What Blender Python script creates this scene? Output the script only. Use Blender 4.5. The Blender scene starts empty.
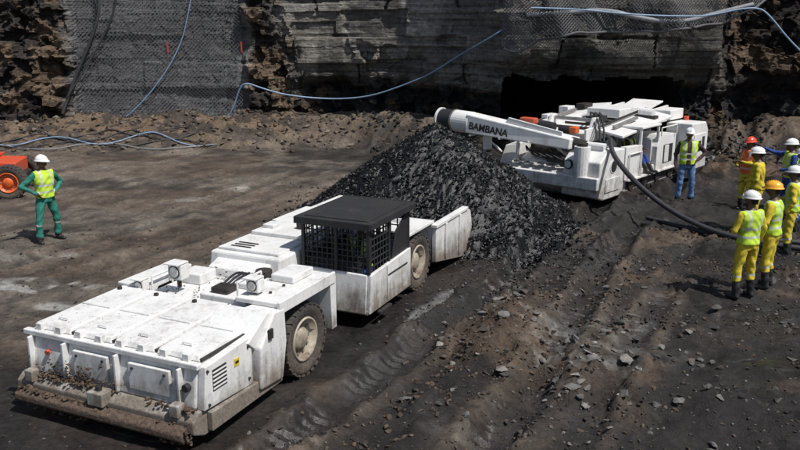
import bpy, bmesh, math, random
import numpy as np
from mathutils import Vector, Matrix
random.seed(7); RNG=np.random.default_rng(7)
scene=bpy.context.scene
# ---------------------------------------------------------------- noise
TABS=[RNG.random((256,256)) for _ in range(8)]
def vn(x,y,s=0):
    T=TABS[s%8]; x=np.asarray(x,float)+s*17.3+500; y=np.asarray(y,float)+s*9.7+500
    xi=np.floor(x).astype(int); yi=np.floor(y).astype(int); fx=x-xi; fy=y-yi
    fx=fx*fx*(3-2*fx); fy=fy*fy*(3-2*fy)
    a=T[xi%256,yi%256]; b=T[(xi+1)%256,yi%256]; c=T[xi%256,(yi+1)%256]; d=T[(xi+1)%256,(yi+1)%256]
    return (a*(1-fx)+b*fx)*(1-fy)+(c*(1-fx)+d*fx)*fy
def fbm(x,y,s=0,o=4):
    r=0;a=.5;n=0
    for i in range(o):
        r=r+a*vn(np.asarray(x)*2**i,np.asarray(y)*2**i,s+i); n+=a; a*=.5
    return r/n
def worley(x,y,s=0):
    x=np.asarray(x,float)+300; y=np.asarray(y,float)+300
    xi=np.floor(x).astype(int); yi=np.floor(y).astype(int)
    f1=np.full(x.shape,9.); f2=np.full(x.shape,9.); cid=np.zeros(x.shape)
    for dx in(-1,0,1):
        for dy in(-1,0,1):
            cx=xi+dx; cy=yi+dy
            px=cx+TABS[s%8][cx%256,cy%256]; py=cy+TABS[(s+1)%8][cx%256,cy%256]
            d=np.hypot(x-px,y-py); v=TABS[(s+2)%8][cx%256,cy%256]
            m=d<f1; f2=np.where(m,f1,np.minimum(f2,d)); cid=np.where(m,v,cid); f1=np.where(m,d,f1)
    return f1,f2,cid
def ss(a,b,x):
    t=np.clip((np.asarray(x,float)-a)/(b-a),0,1); return t*t*(3-2*t)
# ---------------------------------------------------------------- materials
def newmat(name):
    m=bpy.data.materials.new(name); m.use_nodes=True
    nt=m.node_tree; b=nt.nodes['Principled BSDF']; return m,nt,b
def N(nt,t,**k):
    n=nt.nodes.new(t)
    for a,v in k.items(): setattr(n,a,v)
    return n
def noise(nt,scale,detail=6,rough=.6,vec=None):
    n=N(nt,'ShaderNodeTexNoise'); n.inputs['Scale'].default_value=scale
    n.inputs['Detail'].default_value=detail; n.inputs['Roughness'].default_value=rough
    if vec: nt.links.new(vec,n.inputs['Vector'])
    return n
def ramp(nt,fac,stops):
    r=N(nt,'ShaderNodeValToRGB'); nt.links.new(fac,r.inputs[0])
    e=r.color_ramp.elements
    while len(e)<len(stops): e.new(.5)
    for i,(p,c) in enumerate(stops):
        e[i].position=p; e[i].color=(c[0],c[1],c[2],1) if hasattr(c,'__len__') else (c,c,c,1)
    return r
def mixc(nt,fac,a,b,mode='MIX'):
    m=N(nt,'ShaderNodeMix',data_type='RGBA',blend_type=mode)
    for s,v in((0,fac),(6,a),(7,b)):
        if hasattr(v,'is_linked'): nt.links.new(v,m.inputs[s])
        else: m.inputs[s].default_value=v if s==0 else (v[0],v[1],v[2],1)
    return m.outputs[2]
def attr_mat(name,bs=18,bstr=.6,bdist=.03,rough=.9,spec=.3,contrast=(.55,1.35),strata=False,wet=False):
    m,nt,b=newmat(name); L=nt.links
    g=N(nt,'ShaderNodeNewGeometry'); P=g.outputs['Position']
    at=N(nt,'ShaderNodeAttribute',attribute_name='Col')
    n1=noise(nt,bs,8,.7,P); n2=noise(nt,bs*.18,5,.6,P); n3=noise(nt,bs*5,4,.7,P)
    r1=ramp(nt,n1.outputs[0],[(.3,contrast[0]),(.7,contrast[1])])
    r2=ramp(nt,n2.outputs[0],[(.3,.72),(.7,1.25)])
    c=mixc(nt,1.0,at.outputs['Color'],r1.outputs[0],'MULTIPLY')
    c=mixc(nt,1.0,c,r2.outputs[0],'MULTIPLY')
    if strata:
        mp=N(nt,'ShaderNodeMapping'); L.new(P,mp.inputs[0]); mp.inputs['Scale'].default_value=(.3,.3,6)
        n4=noise(nt,1.3,6,.65,mp.outputs[0]); r4=ramp(nt,n4.outputs[0],[(.34,.45),(.6,1.25)])
        c=mixc(nt,.85,c,r4.outputs[0],'MULTIPLY')
    L.new(c,b.inputs['Base Color'])
    b.inputs['Roughness'].default_value=rough; b.inputs['Specular IOR Level'].default_value=spec
    if wet:
        mr=N(nt,'ShaderNodeMapRange'); L.new(at.outputs['Alpha'],mr.inputs[0])
        mr.inputs[3].default_value=rough; mr.inputs[4].default_value=.12
        L.new(mr.outputs[0],b.inputs['Roughness'])
    ad=N(nt,'ShaderNodeMath',operation='MULTIPLY_ADD'); L.new(n3.outputs[0],ad.inputs[0]); ad.inputs[1].default_value=.35; L.new(n1.outputs[0],ad.inputs[2])
    h=ad.outputs[0]
    if strata:
        ad2=N(nt,'ShaderNodeMath',operation='MULTIPLY_ADD'); L.new(n4.outputs[0],ad2.inputs[0]); ad2.inputs[1].default_value=1.5; L.new(h,ad2.inputs[2]); h=ad2.outputs[0]
    bp=N(nt,'ShaderNodeBump'); bp.inputs['Strength'].default_value=bstr; bp.inputs['Distance'].default_value=bdist
    if wet:
        mr2=N(nt,'ShaderNodeMapRange'); L.new(at.outputs['Alpha'],mr2.inputs[0]); mr2.inputs[3].default_value=bstr; mr2.inputs[4].default_value=.08; L.new(mr2.outputs[0],bp.inputs['Strength'])
    L.new(h,bp.inputs['Height']); L.new(bp.outputs[0],b.inputs['Normal'])
    return m
def simple(name,col,rough=.6,metal=0,var=.25,scale=12,bump=.15,bd=.01,spec=.5):
    m,nt,b=newmat(name); L=nt.links
    tc=N(nt,'ShaderNodeTexCoord'); n1=noise(nt,scale,6,.65,tc.outputs['Object'])
    r=ramp(nt,n1.outputs[0],[(.3,[x*(1-var) for x in col]),(.7,[min(1,x*(1+var)) for x in col])])
    L.new(r.outputs[0],b.inputs['Base Color']); b.inputs['Roughness'].default_value=rough; b.inputs['Metallic'].default_value=metal
    b.inputs['Specular IOR Level'].default_value=spec
    bp=N(nt,'ShaderNodeBump'); bp.inputs['Strength'].default_value=bump; bp.inputs['Distance'].default_value=bd
    L.new(n1.outputs[0],bp.inputs['Height']); L.new(bp.outputs[0],b.inputs['Normal'])
    return m
def paint(name,col=(.70,.70,.685),dirt=(.15,.12,.09),zlo=.15,zhi=.75,amount=.5,base=0.0,rough=.42):
    m,nt,b=newmat(name); L=nt.links
    g=N(nt,'ShaderNodeNewGeometry'); P=g.outputs['Position']
    n1=noise(nt,2.5,8,.7,P); n2=noise(nt,26,6,.7,P)
    mp=N(nt,'ShaderNodeMapping'); L.new(P,mp.inputs[0]); mp.inputs['Scale'].default_value=(14,14,1.2)
    n3=noise(nt,1.0,6,.7,mp.outputs[0])
    sx=N(nt,'ShaderNodeSeparateXYZ'); L.new(P,sx.inputs[0])
    mr=N(nt,'ShaderNodeMapRange'); L.new(sx.outputs[2],mr.inputs[0]); mr.inputs[1].default_value=zlo; mr.inputs[2].default_value=zhi; mr.inputs[3].default_value=.30*amount*2+base; mr.inputs[4].default_value=base
    def madd(a,k,c):
        q=N(nt,'ShaderNodeMath',operation='MULTIPLY_ADD'); L.new(a,q.inputs[0]); q.inputs[1].default_value=k
        if hasattr(c,'is_linked'): L.new(c,q.inputs[2])
        else: q.inputs[2].default_value=c
        return q.outputs[0]
    s=madd(n1.outputs[0],.60,mr.outputs[0]); s=madd(n2.outputs[0],.28,s); s=madd(n3.outputs[0],.30,s)
    f=ramp(nt,s,[(.54,0.02),(.64,.13),(.75,.5),(.88,.95)])
    sp=ramp(nt,n2.outputs[0],[(.62,0),(.72,.4)])
    dr=ramp(nt,n2.outputs[0],[(.35,[x*.45 for x in dirt]),(.62,[x*1.25 for x in dirt])])
    c=mixc(nt,f.outputs[0],col,dr.outputs[0]); c=mixc(nt,sp.outputs[0],c,[x*.6+.06 for x in dirt])
    L.new(c,b.inputs['Base Color'])
    rr=N(nt,'ShaderNodeMapRange'); L.new(f.outputs[0],rr.inputs[0]); rr.inputs[3].default_value=rough; rr.inputs[4].default_value=.92; L.new(rr.outputs[0],b.inputs['Roughness'])
    bp=N(nt,'ShaderNodeBump'); bp.inputs['Strength'].default_value=.3; bp.inputs['Distance'].default_value=.015
    L.new(s,bp.inputs['Height']); L.new(bp.outputs[0],b.inputs['Normal'])
    return m
M_ground=attr_mat('wet_mine_dirt',bs=11,bstr=1.0,bdist=.07,wet=True,contrast=(.5,1.5))
M_rock=attr_mat('layered_shale',bs=7,bstr=1.0,bdist=.16,strata=True,contrast=(.45,1.5))
M_coal=attr_mat('coal',bs=30,bstr=.5,bdist=.02,rough=.34,spec=.42)
M_stone=attr_mat('loose_stone',bs=25,bstr=.4,bdist=.01,rough=.8)
M_white=paint('dirty_white_paint',base=.035,amount=.55)
M_mudw=paint('muddy_white_paint',amount=.75,zlo=.05,zhi=.75,base=.07)
M_white2=paint('machine_white_paint',amount=.35,zlo=0,zhi=1.2,base=.005)
M_red=paint('red_orange_paint',col=(.60,.07,.02),amount=.4,base=.05)
M_black=simple('black_steel',(.02,.02,.022),.55)
M_canopy=paint('dusty_black_canopy',col=(.014,.014,.016),dirt=(.05,.045,.04),base=.0,zlo=0,zhi=.1,rough=.7)
M_dark=simple('greasy_dark_metal',(.035,.03,.028),.6,.3,.5)
M_rubber=paint('tyre_rubber',col=(.026,.025,.025),dirt=(.10,.078,.06),zlo=0,zhi=1.1,amount=.48,base=.0,rough=.8)
M_hub=paint('cream_wheel_rim',col=(.50,.45,.35),dirt=(.12,.085,.06),zlo=0,zhi=1.0,amount=.4,base=.05)
M_steel=simple('worn_steel',(.3,.29,.28),.45,.7,.4)
M_mud=simple('caked_mud_surface',(.09,.062,.044),.95,0,.6,22,.8,.03)
M_glass=simple('lamp_lens',(.55,.55,.5),.1)
M_orange=simple('orange_paint',(.6,.11,.02),.5)
M_blue=simple('blue_water_hose',(.20,.30,.42),.5)
M_ghose=simple('grey_hose',(.19,.20,.215),.6)
M_yel=simple('yellow_label',(.6,.42,.03),.5)
M_net=simple('dark_net_wire',(.075,.075,.08),.7,.0)
M_dcable=simple('dark_cable_sheath',(.03,.03,.033),.6)
M_gnet=simple('galvanised_net_wire',(.09,.09,.095),.7,.0)
M_redp=simple('red_marker_paint',(.4,.05,.04),.6)
# ---------------------------------------------------------------- mesh helpers
def link(o,parent=None):
    scene.collection.objects.link(o)
    if parent: o.parent=parent
    return o
def mobj(name,V,F,mats,mi=None,parent=None,bevel=0,smooth=False):
    me=bpy.data.meshes.new(name); me.from_pydata([tuple(v) for v in V],[],[tuple(f) for f in F])
    if not isinstance(mats,(list,tuple)): mats=[mats]
    for m in mats: me.materials.append(m)
    if mi is not None: me.polygons.foreach_set('material_index',list(mi))
    bm=bmesh.new(); bm.from_mesh(me); bmesh.ops.recalc_face_normals(bm,faces=bm.faces); bm.to_mesh(me); bm.free()
    if smooth: me.polygons.foreach_set('use_smooth',[True]*len(me.polygons))
    o=bpy.data.objects.new(name,me); link(o,parent)
    if bevel:
        b=o.modifiers.new('bev','BEVEL'); b.width=bevel; b.segments=2; b.limit_method='ANGLE'
    return o
def empty(name,loc,rz=0):
    e=bpy.data.objects.new(name,None); e.location=loc; e.rotation_euler=(0,0,rz); return link(e)
def hexa(name,P8,mat,parent,bevel=.012):
    F=[(0,3,2,1),(4,5,6,7),(0,1,5,4),(1,2,6,5),(2,3,7,6),(3,0,4,7)]
    return mobj(name,P8,F,mat,None,parent,bevel)
def box(name,x0,x1,y0,y1,z0,z1,mat,parent,bevel=.012):
    return hexa(name,[(x0,y0,z0),(x1,y0,z0),(x1,y1,z0),(x0,y1,z0),(x0,y0,z1),(x1,y0,z1),(x1,y1,z1),(x0,y1,z1)],mat,parent,bevel)
def prism(name,poly,a,b,mat,parent,axis='x',bevel=.01):
    def mk(p,t):
        return {'x':(t,p[0],p[1]),'y':(p[0],t,p[1]),'z':(p[0],p[1],t)}[axis]
    n=len(poly); V=[mk(p,a) for p in poly]+[mk(p,b) for p in poly]
    F=[tuple(range(n)),tuple(range(2*n-1,n-1,-1))]+[(i,(i+1)%n,n+(i+1)%n,n+i) for i in range(n)]
    return mobj(name,V,F,mat,None,parent,bevel)
def frame(d):
    d=Vector(d).normalized(); a=Vector((0,0,1)) if abs(d.z)<.9 else Vector((1,0,0))
    u=d.cross(a).normalized(); w=d.cross(u).normalized(); return u,w
def cylVF(p0,p1,r0,r1,n=16,cap=True):
    p0=Vector(p0);p1=Vector(p1);u,w=frame(p1-p0);V=[];F=[]
    for p,r in((p0,r0),(p1,r1)):
        for i in range(n):
            a=2*math.pi*i/n; V.append(p+u*(r*math.cos(a))+w*(r*math.sin(a)))
    F=[(i,(i+1)%n,n+(i+1)%n,n+i) for i in range(n)]
    if cap: F+=[tuple(range(n-1,-1,-1)),tuple(range(n,2*n))]
    return V,F
def cyl(name,p0,p1,r,mat,parent,r1=None,n=18,bevel=.006):
    V,F=cylVF(p0,p1,r,r if r1 is None else r1,n)
    return mobj(name,V,F,mat,None,parent,bevel)
def rods(name,segs,r,mat,parent,n=6):
    V=[];F=[]
    for a,b in segs:
        v,f=cylVF(a,b,r,r,n); k=len(V); V+=v; F+=[tuple(i+k for i in q) for q in f]
    return mobj(name,V,F,mat,None,parent)
def tube(name,pts,r,mat,parent=None,res=8):
    c=bpy.data.curves.new(name,'CURVE'); c.dimensions='3D'; s=c.splines.new('NURBS'); s.points.add(len(pts)-1)
    for i,p in enumerate(pts): s.points[i].co=(*p,1)
    s.use_endpoint_u=True; s.order_u=3; c.bevel_depth=r; c.resolution_u=res; c.bevel_resolution=3; c.materials.append(mat)
    o=bpy.data.objects.new(name,c); return link(o,parent)
def lathe(prof,n,cx,cy,cz):
    V=[];F=[];m=len(prof)
    for i in range(n):
        a=2*math.pi*i/n
        for x,r in prof: V.append((cx+x,cy+r*math.cos(a),cz+r*math.sin(a)))
    for i in range(n):
        for j in range(m-1):
            F.append((i*m+j,((i+1)%n)*m+j,((i+1)%n)*m+j+1,i*m+j+1))
    return V,F
def wheel(parent,cx,cy,cz,R,W,side=1,tag='',hub=None):
    h=W/2; rr=R*.58
    tp=[(-h*.8,rr),(-h*.98,R*.72),(-h,R*.85),(-h*.9,R*.95),(-h*.6,R*.975),(h*.6,R*.975),(h*.9,R*.95),(h,R*.85),(h*.98,R*.72),(h*.8,rr)]
    V,F=lathe(tp,48,cx,cy,cz)
    mobj('tyre'+tag,V,F,M_rubber,None,parent,0,True)
    V=[];F=[]
    nl=26
    for i in range(nl):
        for sd in(-1,1):
            a=2*math.pi*(i+(.5 if sd>0 else 0))/nl; da=.075
            pts=[]
            for rad in(R*.96,R*1.012):
                for (xx,aa) in((.06*h,a-da+.10*1),(1.0*h,a-da),(1.0*h,a+da),(.06*h,a+da+.10*1)):
                    q=rad if xx<h*.9 else rad*.965
                    pts.append((cx+sd*xx,cy+q*math.cos(aa),cz+q*math.sin(aa)))
            k=len(V); V+=pts; F+=[(k,k+3,k+2,k+1),(k+4,k+5,k+6,k+7),(k,k+1,k+5,k+4),(k+1,k+2,k+6,k+5),(k+2,k+3,k+7,k+6),(k+3,k,k+4,k+7)]
    mobj('tread'+tag,V,F,M_rubber,None,parent)
    s=side
    hp=[(s*h*.82,rr*1.02),(s*h*.92,rr),(s*h*.90,rr*.92),(s*h*.45,rr*.86),(s*h*.35,rr*.55),(s*h*.6,rr*.5),(s*h*.72,rr*.36),(s*h*.75,0.001)]
    V,F=lathe(hp,36,cx,cy,cz); mobj('rim'+tag,V,F,hub or M_hub,None,parent,0,True)
    segs=[]
    for i in range(10):
        a=2*math.pi*i/10; y=cy+rr*.7*math.cos(a); z=cz+rr*.7*math.sin(a); segs.append(((cx+s*h*.38,y,z),(cx+s*h*.52,y,z)))
    rods('wheel_nuts'+tag,segs,.018,M_steel,parent)
    cyl('axle'+tag,(cx-s*h,cy,cz),(cx+s*h*.3,cy,cz),rr*.4,M_dark,parent)
def gridmesh(name,X,Y,Z,col,mat,alpha=None,smooth=True,flip=False):
    ny,nx=X.shape
    me=bpy.data.meshes.new(name); me.vertices.add(nx*ny)
    co=np.stack([X.ravel(),Y.ravel(),Z.ravel()],1).astype(np.float32); me.vertices.foreach_set('co',co.ravel())
    idx=np.arange(nx*ny).reshape(ny,nx)
    q=np.stack([idx[:-1,:-1],idx[:-1,1:],idx[1:,1:],idx[1:,:-1]],-1).reshape(-1,4)
    if flip: q=q[:,::-1]
    nf=len(q); me.loops.add(nf*4); me.loops.foreach_set('vertex_index',q.ravel().astype(np.int32))
    me.polygons.add(nf); me.polygons.foreach_set('loop_start',np.arange(0,nf*4,4,dtype=np.int32))
    try: me.polygons.foreach_set('loop_total',np.full(nf,4,dtype=np.int32))
    except Exception: pass
    me.update(calc_edges=True); me.validate()
    a=me.color_attributes.new('Col','FLOAT_COLOR','POINT')
    c4=np.ones((nx*ny,4),np.float32); c4[:,:3]=col.reshape(-1,3)
    c4[:,3]=0 if alpha is None else alpha.ravel()
    a.data.foreach_set('color',c4.ravel())
    me.polygons.foreach_set('use_smooth',np.full(nf,smooth))
    me.materials.append(mat); return link(bpy.data.objects.new(name,me))
TEMPL=[]
for k in range(14):
    bm=bmesh.new(); n=random.randint(9,14)
    for i in range(n):
        v=Vector((random.gauss(0,1),random.gauss(0,1),random.gauss(0,1))).normalized()*random.uniform(.75,1.0)
        bm.verts.new((v.x,v.y*random.uniform(.7,1),v.z*.75))
    r=bmesh.ops.convex_hull(bm,input=bm.verts)
    lone=[v for v in bm.verts if not v.link_faces]
    bmesh.ops.delete(bm,geom=lone,context='VERTS'); bm.verts.index_update()
    TEMPL.append((np.array([v.co[:] for v in bm.verts]),[[v.index for v in f.verts] for f in bm.faces])); bm.free()
def lumps(name,P,S,C,mat,parent=None,flat=1.0,aspect=None):
    V=[];F=[];CC=[];k=0
    for i in range(len(P)):
        t,f=TEMPL[random.randrange(len(TEMPL))]
        a=random.uniform(0,6.28);b=random.uniform(-.6,.6)
        ca,sa,cb,sb=math.cos(a),math.sin(a),math.cos(b),math.sin(b)
        sc=np.array([random.uniform(.7,1.25),random.uniform(.6,1.1),random.uniform(.5,1)*flat])*S[i]
        q=t*sc
        R=np.array([[ca,-sa*cb,sa*sb],[sa,ca*cb,-ca*sb],[0,sb,cb]])
        q=q@R.T+np.array(P[i]); V.append(q); F+= [[j+k for j in g] for g in f]; CC.append(np.repeat(np.array([C[i]]),len(t),0)); k+=len(t)
    V=np.concatenate(V); CC=np.concatenate(CC)
    me=bpy.data.meshes.new(name); me.from_pydata(V.tolist(),[],F); me.materials.append(mat)
    at=me.color_attributes.new('Col','FLOAT_COLOR','POINT'); c4=np.zeros((len(V),4),np.float32); c4[:,:3]=CC; at.data.foreach_set('color',c4.ravel())
    return link(bpy.data.objects.new(name,me),parent)
# ---------------------------------------------------------------- highwall
def wallbase(x):
    return np.interp(x,[-60,-16,-12,-6,-2,2.5,3.2,7,10.5,12,16,60],[24,30.2,30.8,31.0,31.2,29.6,28.2,27.6,27.8,28.6,27.5,20])
def zones(x,z):
    w=.6*(fbm(x*.5,z*.5,5)-.5)*2
    xr=x+w
    brownL=1-ss(-12.6,-11.9,xr)
    net=ss(-12.6,-11.9,xr)*(1-ss(-6.2,-5.6,xr))
    brownM=ss(-6.1,-5.6,xr)*(1-ss(-4.6,-3.3,xr+.30*(z-2)))
    darkR=ss(10.8,11.6,xr+.2*(z-2))
    seam=(1-ss(1.9,2.35,z+.5*(fbm(x*.9,z*.2,3)-.5)*2))*ss(-4.4,-3.4,xr)
    return brownL,net,brownM,darkR,seam
def beds(x,z):
    # bedding: thin and thick courses, each broken by its own irregular vertical joints
    zz=z+.35*(fbm(x*.12,z*.08,2)-.5)+.07*(fbm(x*.9,z*.5,6)-.5)
    L1=np.floor(zz/.23).astype(int); L1=np.where(TABS[6][L1%256,3]>.55,L1-1,L1)
    L2=np.floor(zz/.95).astype(int)
    xw=x+.35*(fbm(x*.7,z*1.3,4)-.5)+.25*(fbm(x*2,z*3,1)-.5)
    w1=.7+2.6*TABS[1][L1%256,5]; b1=np.floor((xw+9*TABS[2][L1%256,6])/w1).astype(int)
    w2=1.6+3*TABS[1][L2%256,15]; u2=(xw*1.0+9*TABS[2][L2%256,16])/w2; b2=np.floor(u2).astype(int); j2=np.minimum(u2-b2,1-(u2-b2))*w2
    r1=TABS[3][L1%256,b1%256]; r2=TABS[4][L2%256,b2%256]
    f=zz/.23-np.floor(zz/.23)
    return TABS[3][L1%256,7],TABS[4][L2%256,9],r1,r2,j2,f
def walld(x,z):
    bl,nt_,bmid,dr,seam=zones(x,z)
    lr,lr2,r1,r2,j2,f=beds(x,z)
    g1,g2,gid=worley(x*2.1,z*2.3,2); h1,h2,hid=worley(x*5,z*5.5,4)
    spall=ss(.55,.62,fbm(x*.6,z*.9,5))
    layered=.16*lr+.26*lr2+.14*r1+.42*r2+.10*fbm(x*2.5,z*3,3)+.16*hid*spall-.25*spall-.12*(j2<.035)*(r2>.3)
    rough=.55*gid+.22*hid+.8*(fbm(x*.7,z*.7,6)-.4)
    flat=.10*lr+.22*fbm(x*.5,z*.5,1)+.14*r2+.05*hid+.05*r1
    br=np.clip(bl+bmid+dr*.8,0,1)
    d=layered*(1-br)*(1-nt_)+rough*br+flat*nt_
    d=d*(1-seam)+seam*(.42*gid+.22*hid-.35)
    d=d+.6*(fbm(x*.16,z*.12,7)-.5)
    return d
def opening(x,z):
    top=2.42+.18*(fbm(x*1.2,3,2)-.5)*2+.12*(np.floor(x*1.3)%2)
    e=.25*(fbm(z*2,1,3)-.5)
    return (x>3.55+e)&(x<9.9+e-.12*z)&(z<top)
xs=np.concatenate([np.arange(-60,-17,1.2),np.arange(-17,17,.05),np.arange(17,60,1.2)])
zs=np.concatenate([np.arange(-.5,6.6,.045),np.arange(6.7,14.1,.4)])
X,Z=np.meshgrid(xs,zs)
D=walld(X,Z)
Y=wallbase(X)-D+.05*Z
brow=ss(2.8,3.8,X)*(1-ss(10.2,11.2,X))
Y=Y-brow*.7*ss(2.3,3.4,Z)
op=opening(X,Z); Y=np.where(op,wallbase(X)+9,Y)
bl,nt_,bmid,dr,seam=zones(X,Z)
lr,lr2,r1,r2,j2,f=beds(X,Z)
g1,g2,gid=worley(X*2.1,Z*2.3,2)
warm=fbm(X*.4,Z*.6,6); pat=fbm(X*.5,Z*.9,3,5)
grey=1.45*np.stack([.205+.045*warm,.200+.025*warm,.188+0*X],-1)*(.36+.40*lr+.32*r1+.34*r2)[...,None]*(.45+1.1*pat)[...,None]
grey=grey*(1-.45*((j2<.03)&(r2>.3))-.35*(f<.12))[...,None]
ws=ss(.55,.7,fbm(X*2.2,Z*.25,5)); grey=grey*(1-.35*ws)[...,None]
netg=np.stack([.20+0*X,.20+0*X,.203+0*X],-1)*(.60+.55*fbm(X*.8,Z*.25,4)+.2*r1)[...,None]
brn=np.where((fbm(X*1.3,Z*1.3,3)+.25*(gid-.5)>.55)[...,None],np.array([.18,.128,.085]),np.array([.06,.05,.043]))*(.5+.7*gid)[...,None]
coal=np.stack([.022+0*X,.021+0*X,.021+0*X],-1)*(.6+1.2*gid)[...,None]
coal=np.where((fbm(X*1.6,Z*2,5)>.62)[...,None],np.array([.10,.07,.045]),coal)
br=np.clip(bl+bmid+dr,0,1)[...,None]
col=grey*(1-br)*(1-nt_[...,None])+netg*nt_[...,None]+brn*br*(1-.35*dr[...,None])
darkblk=ss(.56,.62,fbm(X*.45,Z*.5,1,4))*(br[...,0]<.4)*(nt_<.4); col=col*(1-.40*darkblk)[...,None]
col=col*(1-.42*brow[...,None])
col=col*(1-seam[...,None])+coal*seam[...,None]
base=(1-ss(.15,.8,Z+.5*(fbm(X,Z,2)-.5)))*nt_; col=col*(1-base[...,None])+np.array([.1,.075,.055])*base[...,None]
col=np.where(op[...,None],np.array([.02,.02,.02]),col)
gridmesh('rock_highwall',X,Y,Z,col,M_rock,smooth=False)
def wfront(x,z):
    return min(float(np.min(wallbase(np.array([x+a]))-walld(np.array([x+a]),np.array([z+b]))+.05*z)) for a in(-.15,0,.15) for b in(-.15,0,.15))
px,py=np.meshgrid(np.linspace(-60,60,60),np.linspace(0,1,30))
pY=wallbase(px)+.4+py*120
gridmesh('hill_top',px,pY,14.0+.3*fbm(px*.2,pY*.2,1)-.2,np.ones(px.shape+(3,))*np.array([.13,.11,.08]),M_rock)
# ---------------------------------------------------------------- ground
HO=(-2.1,7.6); HA=math.radians(24.5); hdir=(math.sin(HA),math.cos(HA)); hr=(math.cos(HA),-math.sin(HA))
def cc(x,y): return x*.89-y*.45
def flatmask(x,y):
    lx=(x-HO[0])*hr[0]+(y-HO[1])*hr[1]; ly=(x-HO[0])*hdir[0]+(y-HO[1])*hdir[1]
    return ss(-3.6,-2.6,lx)*(1-ss(.1,.8,lx))*ss(-1,0,ly)*(1-ss(7.4,8.5,ly))
RUTS=((-4.45,.24,.14,1),(-2.85,.24,.13,1),(-14.9,.22,.055,0),(-13.0,.22,.06,0),(-10.9,.2,.045,0),(-1.7,.2,.07,1),(1.2,.25,.07,1),(2.6,.25,.06,1))
def gh(x,y):
    x=np.asarray(x,float); y=np.asarray(y,float)
    c=cc(x,y)+.35*(fbm(x*.25,y*.25,6)-.5)
    al=x*.45+y*.89
    h=.20*(fbm(x*.35,y*.35,1)-.5)+.12*(fbm(x*1.4,y*1.4,2,5)-.5)
    rough=ss(-7.2,-4.5,c)*(1-ss(3,5,c)*.3)+.30
    clod=worley(x*4,y*4,3); cl2=worley(x*9,y*9,5)
    h=h+rough*(.19*(fbm(x*2.2,y*2.2,3,5)-.5)+ss(.42,.6,fbm(x*.7,y*.7,4))*(.085*clod[2]*ss(0,.25,clod[1]-clod[0])+.04*cl2[2]*ss(0,.3,cl2[1]-cl2[0])))
    for c0,w,dp,k in RUTS:
        wob=(.18 if k else .35)*np.sin(al*.23+c0*2)+.15*(fbm(al*.6+c0,c0,5)-.5); q=(c-c0-wob)/w; g=np.exp(-q**4); bank=np.exp(-((np.abs(q)-1.5)/.5)**2)
        pres=ss(.34,.55,fbm(al*.35+c0,c0,2)) if c0>-1.8 or not k else ss(.15,.35,fbm(al*.35+c0,c0,2))
        tre=(.024 if k else .010)*np.sign(np.sin(al*36+np.abs(q)*2.4))*g
        h=h*(1-.6*g*pres)+pres*(-dp*g+.6*dp*bank*(.3+1.2*fbm(x*3,y*3,1))+tre)
    h=h+.22*np.exp(-((c+3.65)/.30)**2)*ss(.3,.55,fbm(x*.9,y*.9,5))*(1-ss(12.5,14,y))
    m=flatmask(x,y); h=h*(1-.85*m)-.01*m
    dw=wallbase(x)-y
    out=1-ss(2.6,3.4,x)*(1-ss(10.3,11.2,x))
    tal=(1-ss(.2,3.2,dw+1.4*(fbm(x*.5,y*.5,5)-.5)))*out
    h=h+tal*(.5+.7*fbm(x*.8,y*.8,2)+.12*worley(x*2.2,y*2.2,2)[2])
    return h
gx=np.concatenate([np.arange(-60,-17,1.5),np.arange(-17,13.5,.05),np.arange(13.5,60,1.5)])
gy=np.concatenate([np.arange(-50,5.5,1.5),np.arange(5.5,16,.04),np.arange(16,31.5,.07),np.arange(31.5,45,1.0)])
X,Y=np.meshgrid(gx,gy); Zg=gh(X,Y)
c=cc(X,Y)+.35*(fbm(X*.25,Y*.25,6)-.5)
n1=fbm(X*.7,Y*.7,4,5); n2=fbm(X*2.5,Y*2.5,2,5); n3=fbm(X*.3+4,Y*.3,7); n4=fbm(X*.45,Y*.9,1,5)
left=1-ss(-10.6,-8.0,c+1.6*(n3-.5))
dark=np.array([.028,.024,.0215]); brown=np.array([.105,.074,.051]); greyd=np.array([.150,.128,.104]); dkL=np.array([.046,.039,.034]); pale=np.array([.36,.35,.33])
bm_=ss(.46,.62,n1+.35*(n2-.5))
colR=dark+(brown-dark)*(bm_*.75)[...,None]
colL=dkL+(greyd-dkL)*ss(.34,.60,n1*.45+n2*.3+n4*.25)[...,None]
redb=ss(.5,.62,fbm(X*.35+9,Y*.5,3))
colL=colL*(1-.40*redb[...,None])+np.array([.100,.068,.047])*(.40*redb)[...,None]
col=colR*(1-left[...,None])+colL*left[...,None]
al=X*.45+Y*.89
stk=fbm(c*3.2,al*.22,3,4)*.6+.4*fbm(X*3.1,Y*3.1,1,4); col=col*(.35+1.3*stk)[...,None]
for c0,w,dp,k in RUTS:
    wob=(.18 if k else .35)*np.sin(al*.23+c0*2)+.15*(fbm(al*.6+c0,c0,5)-.5); q=(c-c0-wob)/w
    pres=ss(.34,.55,fbm(al*.35+c0,c0,2)) if c0>-1.8 or not k else ss(.15,.35,fbm(al*.35+c0,c0,2)); kk=(1 if k else .7)*pres
    m=np.exp(-q**4)*.6*kk; col=col*(1-m[...,None])+np.array([.036,.031,.028])*m[...,None]
    m=np.exp(-((np.abs(q)-1.5)/.5)**2)*.35*kk; col=col*(1-m[...,None])+np.array([.15,.12,.09])*m[...,None]
def blob(x0,y0,rx,ry,amp=.5,ang=0):
    ca,sa=math.cos(ang),math.sin(ang); u=(X-x0)*ca+(Y-y0)*sa; v=-(X-x0)*sa+(Y-y0)*ca
    r=np.hypot(u/rx,v/ry)+amp*(fbm(X*1.1,Y*1.1,6,5)-.5)*2
    return 1-ss(.7,1.1,r)
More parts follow.
